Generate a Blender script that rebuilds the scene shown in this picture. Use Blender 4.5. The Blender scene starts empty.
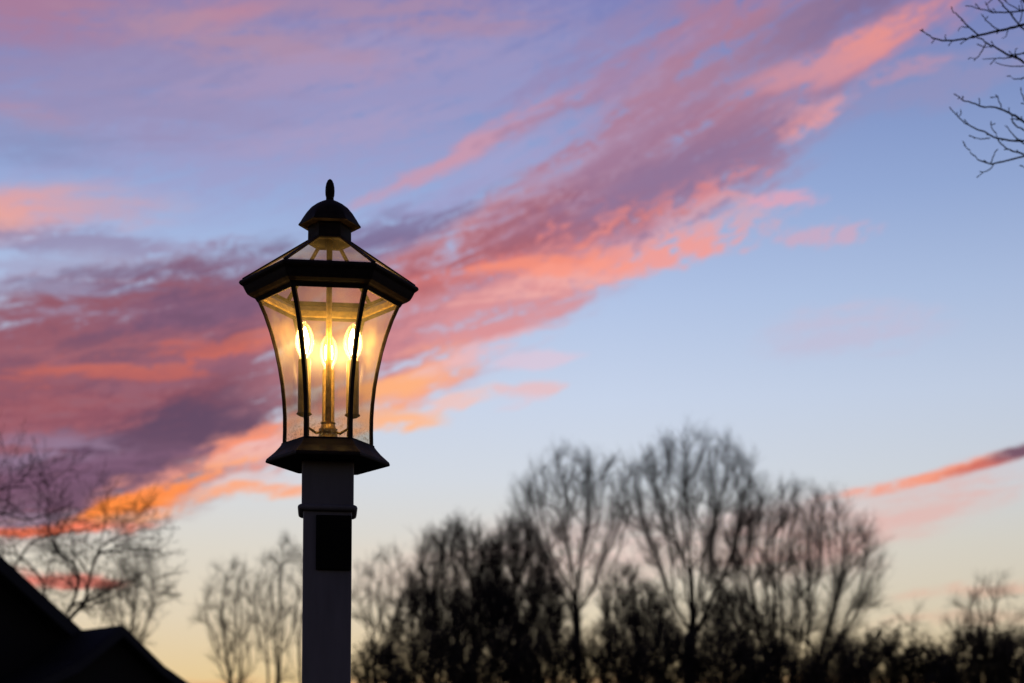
# A hexagonal post lantern against a dusk sky with bare winter trees.
import bpy, math, random
import numpy as np
from mathutils import Vector, Matrix, noise as mnoise

S = bpy.context.scene
COL = S.collection
R = math.radians
rnd = random.Random(7)

# ------------------------------------------------------------------ camera frame
W, H = 1024.0, 683.0
F = 1760.0                 # focal length in pixels
HOR = 791.0                # image row of the horizon (level camera, shifted lens)
EYE = 1.6                  # camera height


def at(px, py, Y):
    """point that stands at distance Y along a sight line"""
    return Vector(((px - 512.0) / F * Y, Y, EYE + (HOR - py) / F * Y))


def s2l(c):
    out = []
    for v in c:
        v /= 255.0
        out.append(v / 12.92 if v <= 0.04045 else ((v + 0.055) / 1.055) ** 2.4)
    return tuple(out)


# ------------------------------------------------------------------ object helpers
def link(o, parent=None):
    COL.objects.link(o)
    if parent is not None:
        o.parent = parent
    return o


def mesh_obj(name, verts, faces, mat, parent=None, smooth=False):
    me = bpy.data.meshes.new(name)
    me.from_pydata([tuple(v) for v in verts], [], faces)
    me.update()
    if smooth:
        me.polygons.foreach_set('use_smooth', [True] * len(me.polygons))
    if mat is not None:
        me.materials.append(mat)
    return link(bpy.data.objects.new(name, me), parent)


def thing(name, label, cat, loc=(0, 0, 0), group=None):
    o = link(bpy.data.objects.new(name, None))
    o.location = loc
    o.empty_display_size = 0.2
    o['label'] = label
    o['category'] = cat
    if group:
        o['group'] = group
    return o


# ------------------------------------------------------------------ node helpers
class NT:
    def __init__(self, tree):
        self.t = tree
        tree.nodes.clear()

    def n(self, kind, **kw):
        nd = self.t.nodes.new(kind)
        for k, v in kw.items():
            setattr(nd, k, v)
        return nd

    def put(self, sock, v):
        if isinstance(v, bpy.types.NodeSocket):
            self.t.links.new(v, sock)
        else:
            sock.default_value = v

    def math(self, op, a, b=None, c=None, clamp=False):
        nd = self.n('ShaderNodeMath', operation=op, use_clamp=clamp)
        self.put(nd.inputs[0], a)
        if b is not None:
            self.put(nd.inputs[1], b)
        if c is not None:
            self.put(nd.inputs[2], c)
        return nd.outputs[0]

    def mix(self, fac, a, b):
        nd = self.n('ShaderNodeMix', data_type='RGBA')
        self.put(nd.inputs['Factor'], fac)
        self.put(nd.inputs[6], a)
        self.put(nd.inputs[7], b)
        return nd.outputs[2]

    def ramp(self, fac, stops, interp='LINEAR'):
        nd = self.n('ShaderNodeValToRGB')
        cr = nd.color_ramp
        cr.interpolation = interp
        while len(cr.elements) < len(stops):
            cr.elements.new(0.5)
        for e, (p, c) in zip(cr.elements, stops):
            e.position = p
            e.color = (*c, 1)
        self.put(nd.inputs[0], fac)
        return nd.outputs[0]

    def smooth(self, v, lo, hi, tlo=0.0, thi=1.0, kind='SMOOTHSTEP'):
        nd = self.n('ShaderNodeMapRange', interpolation_type=kind)
        self.put(nd.inputs[0], v)
        for i, x in enumerate((lo, hi, tlo, thi)):
            self.put(nd.inputs[1 + i], x)
        return nd.outputs[0]


# ------------------------------------------------------------------ world: dusk sky
SUN_EL, SUN_AZ = R(0.6), R(-9)      # the sun has just gone, behind the trees to the left
world = bpy.data.worlds.new("World")
S.world = world
world.use_nodes = True
w = NT(world.node_tree)
geo = w.n('ShaderNodeTexCoord')
sep = w.n('ShaderNodeSeparateXYZ')
w.put(sep.inputs[0], geo.outputs['Generated'])
dx, dy, dz = sep.outputs
azm = w.math('ARCTAN2', dx, dy)
elv = w.math('ARCSINE', dz)
# angular sky coordinates, 1 unit = 1/1760 rad
U0 = w.math('MULTIPLY', azm, F)
V0 = w.math('MULTIPLY', elv, F)
comb = w.n('ShaderNodeCombineXYZ')
w.put(comb.inputs[0], U0)
w.put(comb.inputs[1], V0)
P0 = comb.outputs[0]


def sky_uv(px, py):
    az = math.atan((px - 512) / F)
    el = math.atan((HOR - py) / F * math.cos(az))
    return az * F, el * F


def sky_noise(ang, sx, sy, detail, seed, rough=0.55, dist=0.0, src=None):
    m = w.n('ShaderNodeMapping', vector_type='TEXTURE')
    w.put(m.inputs['Vector'], src or P0)
    m.inputs['Rotation'].default_value = (0, 0, R(ang))
    m.inputs['Scale'].default_value = (sx, sy, 1)
    nz = w.n('ShaderNodeTexNoise', noise_dimensions='3D')
    add = w.n('ShaderNodeVectorMath', operation='ADD')
    w.put(add.inputs[0], m.outputs[0])
    add.inputs[1].default_value = (seed * 3.7, seed * 1.3, seed)
    w.put(nz.inputs['Vector'], add.outputs[0])
    nz.inputs['Scale'].default_value = 1.0
    nz.inputs['Detail'].default_value = detail
    nz.inputs['Roughness'].default_value = rough
    nz.inputs['Distortion'].default_value = dist
    return nz


# domain warp shared by all the clouds
wn = sky_noise(18, 110, 45, 3, 2.0)
wsub = w.n('ShaderNodeVectorMath', operation='SUBTRACT')
w.put(wsub.inputs[0], wn.outputs['Color'])
wsub.inputs[1].default_value = (0.5, 0.5, 0.5)
wmul = w.n('ShaderNodeVectorMath', operation='MULTIPLY')
w.put(wmul.inputs[0], wsub.outputs[0])
wmul.inputs[1].default_value = (80, 26, 0)
wadd = w.n('ShaderNodeVectorMath', operation='ADD')
w.put(wadd.inputs[0], P0)
w.put(wadd.inputs[1], wmul.outputs[0])
# and a finer one
wn2 = sky_noise(20, 38, 13, 3, 31.0)
w2 = w.n('ShaderNodeVectorMath', operation='MULTIPLY_ADD')
w.put(w2.inputs[0], wn2.outputs['Color'])
w2.inputs[1].default_value = (36, 12, 0)
w.put(w2.inputs[2], wadd.outputs[0])
w3 = w.n('ShaderNodeVectorMath', operation='SUBTRACT')
w.put(w3.inputs[0], w2.outputs[0])
w3.inputs[1].default_value = (18, 6, 0)
P1 = w3.outputs[0]

TEX = {}
for key, args in {'streak': (17, 95, 16, 5, 5.0, 0.62, 0.4), 'steep': (25, 95, 16, 5, 9.0, 0.62, 0.4),
                  'flat': (4, 112, 14, 5, 14.0, 0.62, 0.4), 'puff': (20, 26, 11, 4, 21.0, 0.62, 0.6)}.items():
    TEX[key] = w.smooth(sky_noise(*args).outputs[0], 0.32, 0.68, 0.0, 1.0, 'LINEAR')
# small lumps and wisps that break up every bank
fine = w.smooth(sky_noise(14, 17, 9, 4, 41.0, 0.65, 0.8).outputs[0], 0.3, 0.7, -0.24, 0.24, 'LINEAR')
for key in TEX:
    TEX[key] = w.math('ADD', TEX[key], fine)

# clear sky by elevation
rows = [(-60, (98, 100, 158)), (0, (120, 127, 186)), (100, (129, 149, 201)), (200, (150, 172, 217)),
        (300, (176, 195, 229)), (400, (198, 211, 233)), (480, (209, 216, 225)), (550, (218, 214, 203)),
        (620, (222, 209, 183)), (683, (226, 201, 150)), (740, (218, 150, 90)), (791, (170, 95, 60))]
emax = math.atan((HOR + 60) / F) * F
stops = sorted([(max(0.0, math.atan((HOR - y) / F) * F / emax), s2l(c)) for y, c in rows])
base = w.ramp(w.math('DIVIDE', V0, emax, clamp=True), stops)
# a share of the physical sky under it
sky = w.n('ShaderNodeTexSky', sky_type='NISHITA')
sky.sun_disc = False
sky.sun_elevation = SUN_EL
sky.sun_rotation = SUN_AZ
sky.air_density = 1.2
sky.dust_density = 1.5
skym = w.n('ShaderNodeVectorMath', operation='SCALE')
w.put(skym.inputs[0], sky.outputs[0])
skym.inputs['Scale'].default_value = 0.12
# the glow is warmest over the sunset point, the right of the sky is a little deeper
side = w.smooth(U0, 100, 560, 1.0, 0.9, 'LINEAR')
sm = w.n('ShaderNodeVectorMath', operation='SCALE')
w.put(sm.inputs[0], base)
w.put(sm.inputs['Scale'], side)
add0 = w.n('ShaderNodeVectorMath', operation='ADD')
w.put(add0.inputs[0], sm.outputs[0])
col = w.mix(0.0, sm.outputs[0], skym.outputs[0])


n_clouds = 0


def cloud(px, py, a, b, ang, c, op, tex='streak', amp=0.5, lo=0.12, hi=0.6, warp=True):
    """one bank of cloud: an ellipse in sky angles, its edge broken up by streaky noise"""
    global col, P1, n_clouds
    n_clouds += 1
    if n_clouds % 5 == 0:
        # makes the shader evaluate the banks one after another (keeps its stack small)
        sq = w.n('ShaderNodeVectorMath', operation='MULTIPLY_ADD')
        w.put(sq.inputs[0], col)
        sq.inputs[1].default_value = (1e-7, 1e-7, 0)
        w.put(sq.inputs[2], P1)
        P1 = sq.outputs[0]
    u, v = sky_uv(px, py)
    gr = w.n('ShaderNodeTexGradient', gradient_type='SPHERICAL')
    tm = gr.texture_mapping
    tm.vector_type = 'TEXTURE'
    tm.translation = (u, v, 0)
    tm.rotation = (0, 0, R(ang))
    tm.scale = (a, b, 1)
    w.put(gr.inputs[0], P1 if warp else P0)
    k = w.math('MULTIPLY_ADD', TEX[tex], 1.5 * amp, 1.0 - 0.75 * amp)
    g = w.math('MULTIPLY', k, gr.outputs[1])
    f = w.smooth(g, lo * 0.9, lo + (hi - lo) * 1.3, 0.0, op)
    if c[0] < 215:                       # shaded cloud is greyer than the lit edges
        m_ = sum(c) / 3
        c = tuple(v + (m_ - v) * .12 for v in c)
    col = w.mix(f, col, (*s2l(c), 1))


#CLOUDS
# --- veils over the upper left
cloud(150, 20, 560, 150, 4, (150, 128, 174), .75, 'flat', .5, 0, .6)
cloud(330, 110, 460, 110, 10, (160, 152, 200), .6, 'streak', .8, 0, .6)
cloud(110, 100, 280, 70, 6, (148, 140, 186), .55, 'flat', .8, 0, .6)
cloud(10, 0, 190, 50, 3, (178, 118, 146), .7, 'flat', .8, 0, .7)
cloud(215, 14, 90, 17, 14, (198, 132, 152), .75, 'streak', .7, 0, .7)
cloud(230, 38, 210, 28, -5, (178, 138, 166), .7, 'flat', 1, .05, .7)
cloud(400, 14, 220, 30, -3, (174, 136, 168), .6, 'flat', 1, .05, .7)
cloud(300, 78, 240, 26, 8, (172, 146, 186), .5, 'streak', 1, .1, .7)
cloud(20, 118, 90, 18, -4, (182, 140, 168), .5, 'flat', .8, 0, .7)
cloud(25, 146, 150, 34, 0, (130, 146, 196), .6, 'flat', .6, 0, .7)
cloud(330, 130, 160, 26, 10, (170, 154, 196), .5, 'streak', 1, .1, .7)
# --- peach bank at the left edge
cloud(40, 208, 170, 28, 4, (196, 162, 186), .8, 'flat', .8, 0, .6)
cloud(0, 214, 110, 28, 7, (226, 162, 162), .8, 'flat', .8, 0, .7)
cloud(-8, 224, 56, 20, 12, (240, 168, 150), .65, 'flat', .6, 0, .7)
cloud(90, 243, 230, 22, 0, (148, 138, 178), .85, 'flat', 1, .05, .6)
cloud(215, 247, 100, 16, 0, (156, 144, 182), .6, 'flat', 1, .05, .6)
cloud(60, 272, 260, 28, 5, (162, 166, 204), .85, 'flat', .9, .05, .6)
# --- the big bank left of the lamp
cloud(160, 316, 440, 62, 15, (113, 94, 134), .92, 'streak', .8, .08, .55)
cloud(100, 330, 230, 26, 9, (145, 132, 171), .8, 'flat', 1.2, .2, .7)
cloud(30, 345, 180, 20, 4, (136, 121, 160), .6, 'flat', 1.2, .2, .7)
cloud(60, 408, 450, 150, 15, (153, 85, 102), .97, 'streak', .5, .12, .42)
cloud(265, 335, 220, 80, 18, (153, 92, 115), .9, 'streak', .7, .1, .6)
cloud(200, 310, 160, 24, 12, (117, 86, 123), .7, 'streak', 1, .1, .6)
cloud(130, 352, 250, 30, 6, (166, 98, 113), .75, 'flat', 1.1, .15, .6)
cloud(85, 373, 190, 15, 4, (205, 98, 87), .85, 'flat', 1.3, .32, .8)
cloud(120, 366, 120, 11, 6, (212, 107, 91), .75, 'flat', 1.3, .3, .8)
cloud(225, 350, 130, 20, 18, (221, 109, 87), .9, 'streak', 1.3, .3, .75)
cloud(250, 340, 90, 14, 20, (227, 120, 91), .85, 'streak', 1.2, .25, .75)
cloud(60, 402, 250, 30, 2, (169, 86, 97), .75, 'flat', 1.2, .15, .6)
cloud(60, 392, 190, 22, 5, (140, 85, 108), .6, 'flat', 1.2, .25, .7)
cloud(200, 398, 160, 22, 12, (179, 85, 89), .8, 'streak', 1.2, .2, .7)
cloud(150, 410, 180, 22, 9, (136, 75, 100), .6, 'streak', 1.3, .25, .7)
cloud(80, 428, 240, 32, 7, (166, 88, 102), .7, 'flat', 1.2, .15, .6)
cloud(185, 438, 250, 66, 21, (91, 68, 100), .95, 'streak', .7, .1, .6)
cloud(60, 484, 250, 62, 9, (112, 79, 108), .9, 'flat', .7, .1, .6)
cloud(48, 450, 120, 30, 6, (147, 121, 153), .85, 'flat', 1.2, .2, .75)
cloud(90, 470, 150, 18, 12, (130, 90, 123), .6, 'flat', 1.2, .2, .7)
cloud(10, 520, 110, 16, 2, (154, 129, 154), .7, 'flat', .9, .1, .6)
cloud(150, 345, 330, 80, 12, (108, 75, 106), .5, 'streak', 1.33, .5, 1.0)
cloud(100, 400, 300, 70, 8, (125, 72, 95), .45, 'flat', 1.33, .5, 1.0)
cloud(130, 365, 300, 64, 8, (198, 98, 94), .75, 'flat', 1.33, .6, 1.15)
cloud(110, 285, 240, 34, 6, (110, 96, 136), .45, 'flat', 1.33, .45, 1.0)
cloud(60, 300, 200, 34, 3, (158, 151, 186), .6, 'flat', 1.33, .7, 1.2)
# fire along its lower edge
cloud(222, 464, 190, 34, 21, (236, 156, 142), .85, 'streak', .9, .14, .65)
cloud(262, 436, 100, 18, 24, (250, 150, 118), .9, 'streak', .9, .1, .6)
cloud(236, 458, 90, 13, 20, (232, 190, 190), .85, 'streak', 1.2, .15, .65)
cloud(250, 482, 80, 14, 8, (222, 204, 206), .8, 'flat', 1.2, .15, .7)
cloud(162, 489, 110, 13, 19, (255, 140, 68), .95, 'streak', .8, .1, .6)
cloud(125, 508, 100, 12, 15, (255, 142, 66), .9, 'streak', .8, .12, .6)
cloud(205, 470, 90, 12, 18, (254, 164, 108), .8, 'streak', 1, .15, .7)
cloud(50, 528, 140, 9, 6, (244, 116, 80), .9, 'flat', .8, .15, .6)
cloud(240, 492, 120, 13, 5, (252, 176, 136), .85, 'flat', 1, .15, .7)
cloud(258, 488, 80, 9, 5, (250, 170, 132), .8, 'flat', .6, .05, .5)
cloud(150, 512, 80, 9, 12, (252, 170, 120), .75, 'flat', 1, .15, .7)
cloud(56, 580, 90, 12, 1, (220, 104, 92), .85, 'flat', .8, .1, .6)
# --- the band right of the lamp
cloud(450, 296, 300, 108, 26, (208, 132, 142), .95, 'streak', .7, .12, .6)
cloud(400, 228, 150, 26, 22, (128, 114, 160), .85, 'streak', .8, .08, .65)
cloud(640, 195, 290, 86, 25, (174, 122, 150), .9, 'steep', .7, .1, .6)
cloud(470, 256, 180, 32, 17, (180, 98, 110), .85, 'streak', 1.1, .15, .7)
cloud(560, 225, 200, 40, 21, (186, 108, 120), .85, 'puff', 1.0, .15, .7)
cloud(440, 285, 130, 20, 12, (196, 100, 102), .8, 'streak', 1.2, .2, .75)
cloud(480, 268, 130, 16, 14, (226, 130, 126), .7, 'streak', 1.2, .25, .75)
cloud(420, 320, 150, 24, 18, (178, 106, 126), .8, 'streak', 1.2, .2, .75)
cloud(395, 352, 110, 26, 22, (170, 100, 122), .85, 'streak', 1.1, .15, .7)
cloud(700, 168, 220, 42, 23, (136, 108, 150), .9, 'steep', .8, .08, .65)
cloud(600, 206, 170, 34, 24, (150, 108, 144), .75, 'puff', 1.1, .15, .7)
cloud(655, 222, 160, 46, 22, (224, 138, 140), .9, 'puff', 1.5, .3, .8)
cloud(560, 246, 200, 26, 13, (226, 126, 120), .8, 'puff', 1.3, .2, .75)
cloud(640, 238, 130, 32, 14, (176, 150, 186), .75, 'puff', 1.5, .35, .8)
cloud(705, 226, 130, 40, 10, (212, 166, 184), .75, 'puff', 1.2, .2, .75)
cloud(610, 228, 130, 26, 16, (150, 104, 136), .6, 'puff', 1.5, .35, .8)
cloud(510, 250, 260, 70, 20, (162, 88, 106), .7, 'streak', 1.33, .5, 1.0)
cloud(600, 215, 180, 50, 21, (146, 96, 132), .7, 'puff', 1.33, .5, 1.1)
cloud(600, 226, 220, 44, 18, (236, 136, 124), .85, 'puff', 1.33, .68, 1.2)
cloud(520, 300, 180, 36, 18, (196, 112, 122), .6, 'streak', 1.33, .6, 1.2)
# its peach lower fringe
cloud(480, 314, 220, 54, 22, (222, 150, 154), .8, 'streak', 1.1, .15, .75)
cloud(640, 258, 180, 25, 10, (240, 158, 152), .92, 'puff', .9, .12, .65)
cloud(560, 284, 150, 17, 8, (238, 172, 168), .8, 'flat', 1.1, .15, .7)
cloud(540, 264, 130, 17, 6, (246, 144, 122), .9, 'flat', 1, .15, .7)
cloud(590, 266, 130, 10, 8, (250, 156, 138), .8, 'flat', 1, .15, .7)
cloud(415, 380, 110, 32, 22, (248, 168, 136), .9, 'streak', .9, .12, .65)
cloud(395, 385, 70, 18, 14, (255, 180, 126), .8, 'streak', .9, .1, .65)
cloud(395, 424, 70, 11, 8, (254, 186, 142), .95, 'flat', .7, .1, .55)
cloud(527, 389, 44, 9, 14, (240, 184, 180), .65, 'flat', .8, .12, .65)
cloud(515, 402, 40, 7, 12, (230, 194, 202), .5, 'flat', .8, .12, .65)
cloud(540, 362, 70, 10, 8, (226, 196, 212), .6, 'flat', .8, .12, .6)
cloud(490, 352, 120, 18, 16, (230, 192, 202), .7, 'streak', 1.1, .15, .7)
cloud(450, 404, 80, 9, 14, (246, 192, 178), .7, 'streak', .8, .12, .6)
cloud(345, 424, 90, 22, 12, (250, 184, 144), .85, 'flat', .8, .1, .6)
# --- upper band to the top right
cloud(720, 80, 320, 124, 27, (170, 130, 164), .72, 'steep', .9, 0, .75)
cloud(515, 122, 190, 20, 25, (198, 144, 172), .75, 'steep', 1.1, .12, .7)
cloud(435, 166, 110, 15, 26, (206, 150, 174), .7, 'steep', .8, .08, .65)
cloud(610, 82, 220, 20, 25, (166, 120, 154), .75, 'steep', 1.2, .2, .75)
cloud(690, 62, 190, 22, 26, (178, 120, 146), .8, 'steep', 1.2, .2, .75)
cloud(640, 118, 230, 26, 26, (184, 130, 158), .8, 'steep', 1.2, .15, .75)
cloud(740, 112, 150, 28, 26, (178, 120, 146), .85, 'steep', 1.1, .15, .75)
cloud(480, 172, 190, 26, 26, (158, 160, 210), .8, 'steep', .9, .08, .65)
cloud(590, 158, 150, 16, 26, (176, 146, 182), .7, 'steep', 1.1, .12, .7)
cloud(640, 30, 220, 34, 24, (146, 130, 180), .6, 'steep', 1.1, .12, .7)
cloud(835, 10, 170, 36, 20, (130, 106, 150), .9, 'steep', .7, .1, .65)
cloud(715, 16, 140, 30, 22, (176, 120, 150), .7, 'steep', 1, .1, .7)
cloud(892, 34, 190, 27, 19, (216, 138, 144), .82, 'steep', .8, .05, .8)
cloud(855, 48, 130, 18, 20, (236, 150, 142), .75, 'steep', .8, .12, .65)
cloud(970, 70, 170, 34, 10, (148, 142, 188), .6, 'flat', .9, .1, .6)
cloud(814, 118, 56, 18, 20, (230, 156, 158), .8, 'puff', .9, .1, .7)
cloud(795, 110, 60, 15, 14, (206, 150, 172), .7, 'puff', .9, .15, .6)
cloud(790, 197, 50, 13, -3, (222, 164, 184), .8, 'puff', .8, .12, .6)
cloud(830, 232, 74, 15, 5, (208, 166, 192), .75, 'puff', 1.1, .15, .7)
cloud(900, 74, 80, 15, 8, (184, 142, 174), .7, 'puff', 1, .15, .65)
cloud(790, 76, 110, 20, 14, (196, 142, 168), .6, 'steep', 1, .15, .65)
cloud(855, 330, 120, 34, 4, (192, 188, 216), .75, 'flat', .9, .05, .6)
cloud(660, 110, 280, 90, 26, (156, 108, 144), .5, 'steep', 1.33, .55, 1.1)
cloud(640, 90, 300, 90, 26, (190, 136, 162), .4, 'steep', 1.33, .85, 1.3)
cloud(760, 130, 130, 60, 25, (186, 128, 154), .4, 'steep', 1.33, .6, 1.2)
cloud(695, 160, 190, 32, 23, (136, 108, 150), .6, 'steep', 1.0, .08, .75)
cloud(405, 226, 120, 18, 20, (116, 104, 148), .5, 'streak', .9, .1, .7)
cloud(760, 50, 150, 40, 24, (162, 126, 160), .5, 'steep', .9, .05, .8)
cloud(585, 120, 150, 18, 26, (156, 152, 202), .55, 'steep', 1.2, .2, .8)
cloud(650, 60, 120, 14, 25, (152, 142, 194), .5, 'steep', 1.2, .2, .8)
# --- low clouds to the right and behind the trees
cloud(925, 508, 170, 40, 20, (226, 180, 174), .75, 'flat', .6, .02, .8)
cloud(962, 468, 150, 9, 14, (244, 150, 122), .95, 'flat', .9, .12, .65, False)
cloud(880, 487, 90, 7, 9, (244, 160, 136), .9, 'flat', .8, .08, .6, False)
cloud(1002, 459, 84, 9, 14, (212, 100, 90), .85, 'flat', .6, .12, .6, False)
cloud(1023, 451, 48, 10, 10, (112, 80, 104), .95, 'flat', .6, .1, .5, False)
cloud(590, 552, 220, 60, 4, (230, 192, 188), .5, 'flat', .6, 0, .8)
cloud(400, 575, 140, 44, 4, (232, 204, 192), .4, 'flat', .6, 0, .8)
cloud(800, 540, 130, 54, 6, (230, 180, 172), .75, 'flat', .6, 0, .8)
cloud(985, 592, 130, 12, 5, (226, 172, 150), .5, 'flat', .9, .1, .75)
cloud(950, 620, 110, 9, 3, (226, 172, 148), .3, 'flat', .9, .1, .75)
cloud(600, 700, 800, 34, 0, (226, 140, 90), .6, 'flat', .8, .1, .7)
#ENDCLOUDS

# physical sky share, the dark of the sky away from the sunset, the ground side of the horizon
fin = w.n('ShaderNodeVectorMath', operation='SCALE')
facing = w.smooth(w.math('ABSOLUTE', azm), 0.45, 2.2, 1.0, 0.26)
high = w.smooth(elv, 0.5, 1.3, 1.0, 0.4)
w.put(fin.inputs[0], col)
w.put(fin.inputs['Scale'], w.math('MULTIPLY', facing, high))
blue = w.n('ShaderNodeVectorMath', operation='ADD')
w.put(blue.inputs[0], fin.outputs[0])
sk2 = w.n('ShaderNodeVectorMath', operation='SCALE')
w.put(sk2.inputs[0], sky.outputs[0])
sk2.inputs['Scale'].default_value = 0.004
w.put(blue.inputs[1], sk2.outputs[0])
bg = w.n('ShaderNodeBackground')
w.put(bg.inputs['Color'], blue.outputs[0])
bg.inputs['Strength'].default_value = 1.0
wo = w.n('ShaderNodeOutputWorld')
w.put(wo.inputs[0], bg.outputs[0])
world.cycles.sampling_method = 'MANUAL'
world.cycles.sample_map_resolution = 512

# last of the sun, almost nothing left of it
sl = bpy.data.lights.new('sun', 'SUN')
sl.energy = 0.02
sl.angle = R(0.5)
sl.color = (1, 0.6, 0.35)
so = link(bpy.data.objects.new('sun', sl))
so.location = (-30, 200, 20)
so.rotation_euler = (R(90) - SUN_EL, 0, math.pi - SUN_AZ)

# ------------------------------------------------------------------ materials


def principled(name, c, rough=0.6, metallic=0.0, spec=0.5, scale=12.0, var=0.35, bump=0.0, stretch=(1, 1, 1)):
    m = bpy.data.materials.new(name)
    m.use_nodes = True
    t = NT(m.node_tree)
    tc = t.n('ShaderNodeTexCoord')
    mp = t.n('ShaderNodeMapping')
    t.put(mp.inputs[0], tc.outputs['Object'])
    mp.inputs['Scale'].default_value = stretch
    nz = t.n('ShaderNodeTexNoise')
    t.put(nz.inputs['Vector'], mp.outputs[0])
    nz.inputs['Scale'].default_value = scale
    nz.inputs['Detail'].default_value = 5
    lo = tuple(v * (1 - var) for v in c)
    hi = tuple(min(1, v * (1 + var)) for v in c)
    cr = t.ramp(nz.outputs[0], [(0.3, lo), (0.7, hi)])
    b = t.n('ShaderNodeBsdfPrincipled')
    t.put(b.inputs['Base Color'], cr)
    b.inputs['Metallic'].default_value = metallic
    t.put(b.inputs['Roughness'], t.smooth(nz.outputs[0], 0.3, 0.7, rough * 0.85, min(1, rough * 1.15)))
    b.inputs['Specular IOR Level'].default_value = spec
    if bump:
        bp = t.n('ShaderNodeBump')
        bp.inputs['Strength'].default_value = bump
        bp.inputs['Distance'].default_value = 0.002
        t.put(bp.inputs['Height'], nz.outputs[0])
        t.put(b.inputs['Normal'], bp.outputs[0])
    o = t.n('ShaderNodeOutputMaterial')
    t.put(o.inputs[0], b.outputs[0])
    return m


M_metal = principled('dark_bronze_paint', (0.026, 0.0185, 0.018), 0.7, 0.0, 0.08, 45, 0.45, 0.12)
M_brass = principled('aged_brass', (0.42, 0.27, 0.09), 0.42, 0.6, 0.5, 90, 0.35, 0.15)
M_sleeve = principled('shaded_brass', (0.22, 0.14, 0.04), 0.5, 0.15, 0.4, 90, 0.35, 0.1)  # side sleeves: brass darkened for their unlit front
M_post = principled('weathered_post_paint', (0.165, 0.148, 0.175), 0.65, 0.0, 0.3, 9, 0.45, 0.5, (1, 1, 0.2))
M_plate = principled('black_plate', (0.006, 0.0055, 0.006), 0.6, 0.0, 0.06, 30, 0.3)
M_bark = principled('bark', (0.036, 0.030, 0.026), 0.9, 0.0, 0.1, 3, 0.5, 0.5, (4, 4, 0.6))
M_twig = principled('twig_bark', (0.034, 0.027, 0.023), 0.9, 0.0, 0.1, 2, 0.4)
M_leaf = principled('dry_leaf', (0.06, 0.045, 0.025), 0.8, 0.0, 0.2, 1, 0.5)
M_shingle = principled('dark_shingles', (0.019, 0.018, 0.020), 0.9, 0.0, 0.1, 8, 0.5, 0.5, (1, 6, 6))
M_siding = principled('dark_siding', (0.018, 0.016, 0.017), 0.8, 0.0, 0.2, 3, 0.25, 0.2, (0.3, 0.3, 8))
M_trim = principled('house_trim', (0.032, 0.032, 0.042), 0.7, 0.0, 0.1, 5, 0.2)
M_grass = principled('winter_lawn', (0.05, 0.05, 0.022), 0.95, 0.0, 0.1, 0.6, 0.5)


def glass_mat(name, tint, haze, spots, gloss=0.15, glow=0.0, rough=0.35):
    """thin clear pane with a film of dirt that catches the lamp light and stands in for camera bloom"""
    m = bpy.data.materials.new(name)
    m.use_nodes = True
    t = NT(m.node_tree)
    tc = t.n('ShaderNodeTexCoord')
    nz = t.n('ShaderNodeTexNoise')
    t.put(nz.inputs['Vector'], tc.outputs['Object'])
    nz.inputs['Scale'].default_value = 22
    nz.inputs['Detail'].default_value = 6
    sp = t.n('ShaderNodeTexNoise')
    t.put(sp.inputs['Vector'], tc.outputs['Object'])
    sp.inputs['Scale'].default_value = 170
    sp.inputs['Detail'].default_value = 3
    film = t.smooth(nz.outputs[0], 0.3, 0.75, haze * 0.4, haze * 2.0, 'LINEAR')
    # water spots gather near the foot of the panes
    sepz = t.n('ShaderNodeSeparateXYZ')
    t.put(sepz.inputs[0], tc.outputs['Object'])
    low = t.smooth(sepz.outputs[2], 2.455, 2.54, 1.0, 0.0)
    dots = t.smooth(sp.outputs[0], 0.56, 0.66, 0.0, spots)
    film = t.math('ADD', film, t.math('MULTIPLY', dots, low), clamp=True)
    tr = t.n('ShaderNodeBsdfTransparent')
    tr.inputs[0].default_value = (*tint, 1)
    tl = t.n('ShaderNodeBsdfTranslucent')
    tl.inputs[0].default_value = (0.85, 0.72, 0.40, 1)
    df = t.n('ShaderNodeBsdfDiffuse')
    df.inputs[0].default_value = (0.6, 0.52, 0.4, 1)
    md = t.n('ShaderNodeMixShader')
    md.inputs[0].default_value = 0.35
    t.put(md.inputs[1], tl.outputs[0])
    t.put(md.inputs[2], df.outputs[0])
    m1 = t.n('ShaderNodeMixShader')
    t.put(m1.inputs[0], film)
    t.put(m1.inputs[1], tr.outputs[0])
    t.put(m1.inputs[2], md.outputs[0])
    # forward-scattering share added to imitate the camera's bloom round the bulbs
    rf = t.n('ShaderNodeBsdfRefraction')
    rf.inputs['Roughness'].default_value = 0.62
    rf.inputs['IOR'].default_value = 1.4
    m0 = t.n('ShaderNodeMixShader')
    m0.inputs[0].default_value = glow
    t.put(m0.inputs[1], m1.outputs[0])
    t.put(m0.inputs[2], rf.outputs[0])
    m1 = m0
    gl = t.n('ShaderNodeBsdfGlossy')
    gl.inputs['Roughness'].default_value = rough
    fr = t.n('ShaderNodeFresnel')
    fr.inputs[0].default_value = 1.38
    m2 = t.n('ShaderNodeMixShader')
    t.put(m2.inputs[0], t.math('MULTIPLY', fr.outputs[0], gloss))
    t.put(m2.inputs[1], m1.outputs[0])
    t.put(m2.inputs[2], gl.outputs[0])
    o = t.n('ShaderNodeOutputMaterial')
    t.put(o.inputs[0], m2.outputs[0])
    return m


M_glass = glass_mat('lantern_glass', (0.935, 0.91, 0.86), 0.034, 0.5, 0.015, 0.014)
M_bulbglass = glass_mat('bulb_glass', (1.0, 0.95, 0.85), 0.022, 0.0, 0.3)


def emit_mat(name, c, strength):
    m = bpy.data.materials.new(name)
    m.use_nodes = True
    t = NT(m.node_tree)
    e = t.n('ShaderNodeEmission')
    e.inputs[0].default_value = (*c, 1)
    e.inputs[1].default_value = strength
    o = t.n('ShaderNodeOutputMaterial')
    t.put(o.inputs[0], e.outputs[0])
    return m


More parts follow.
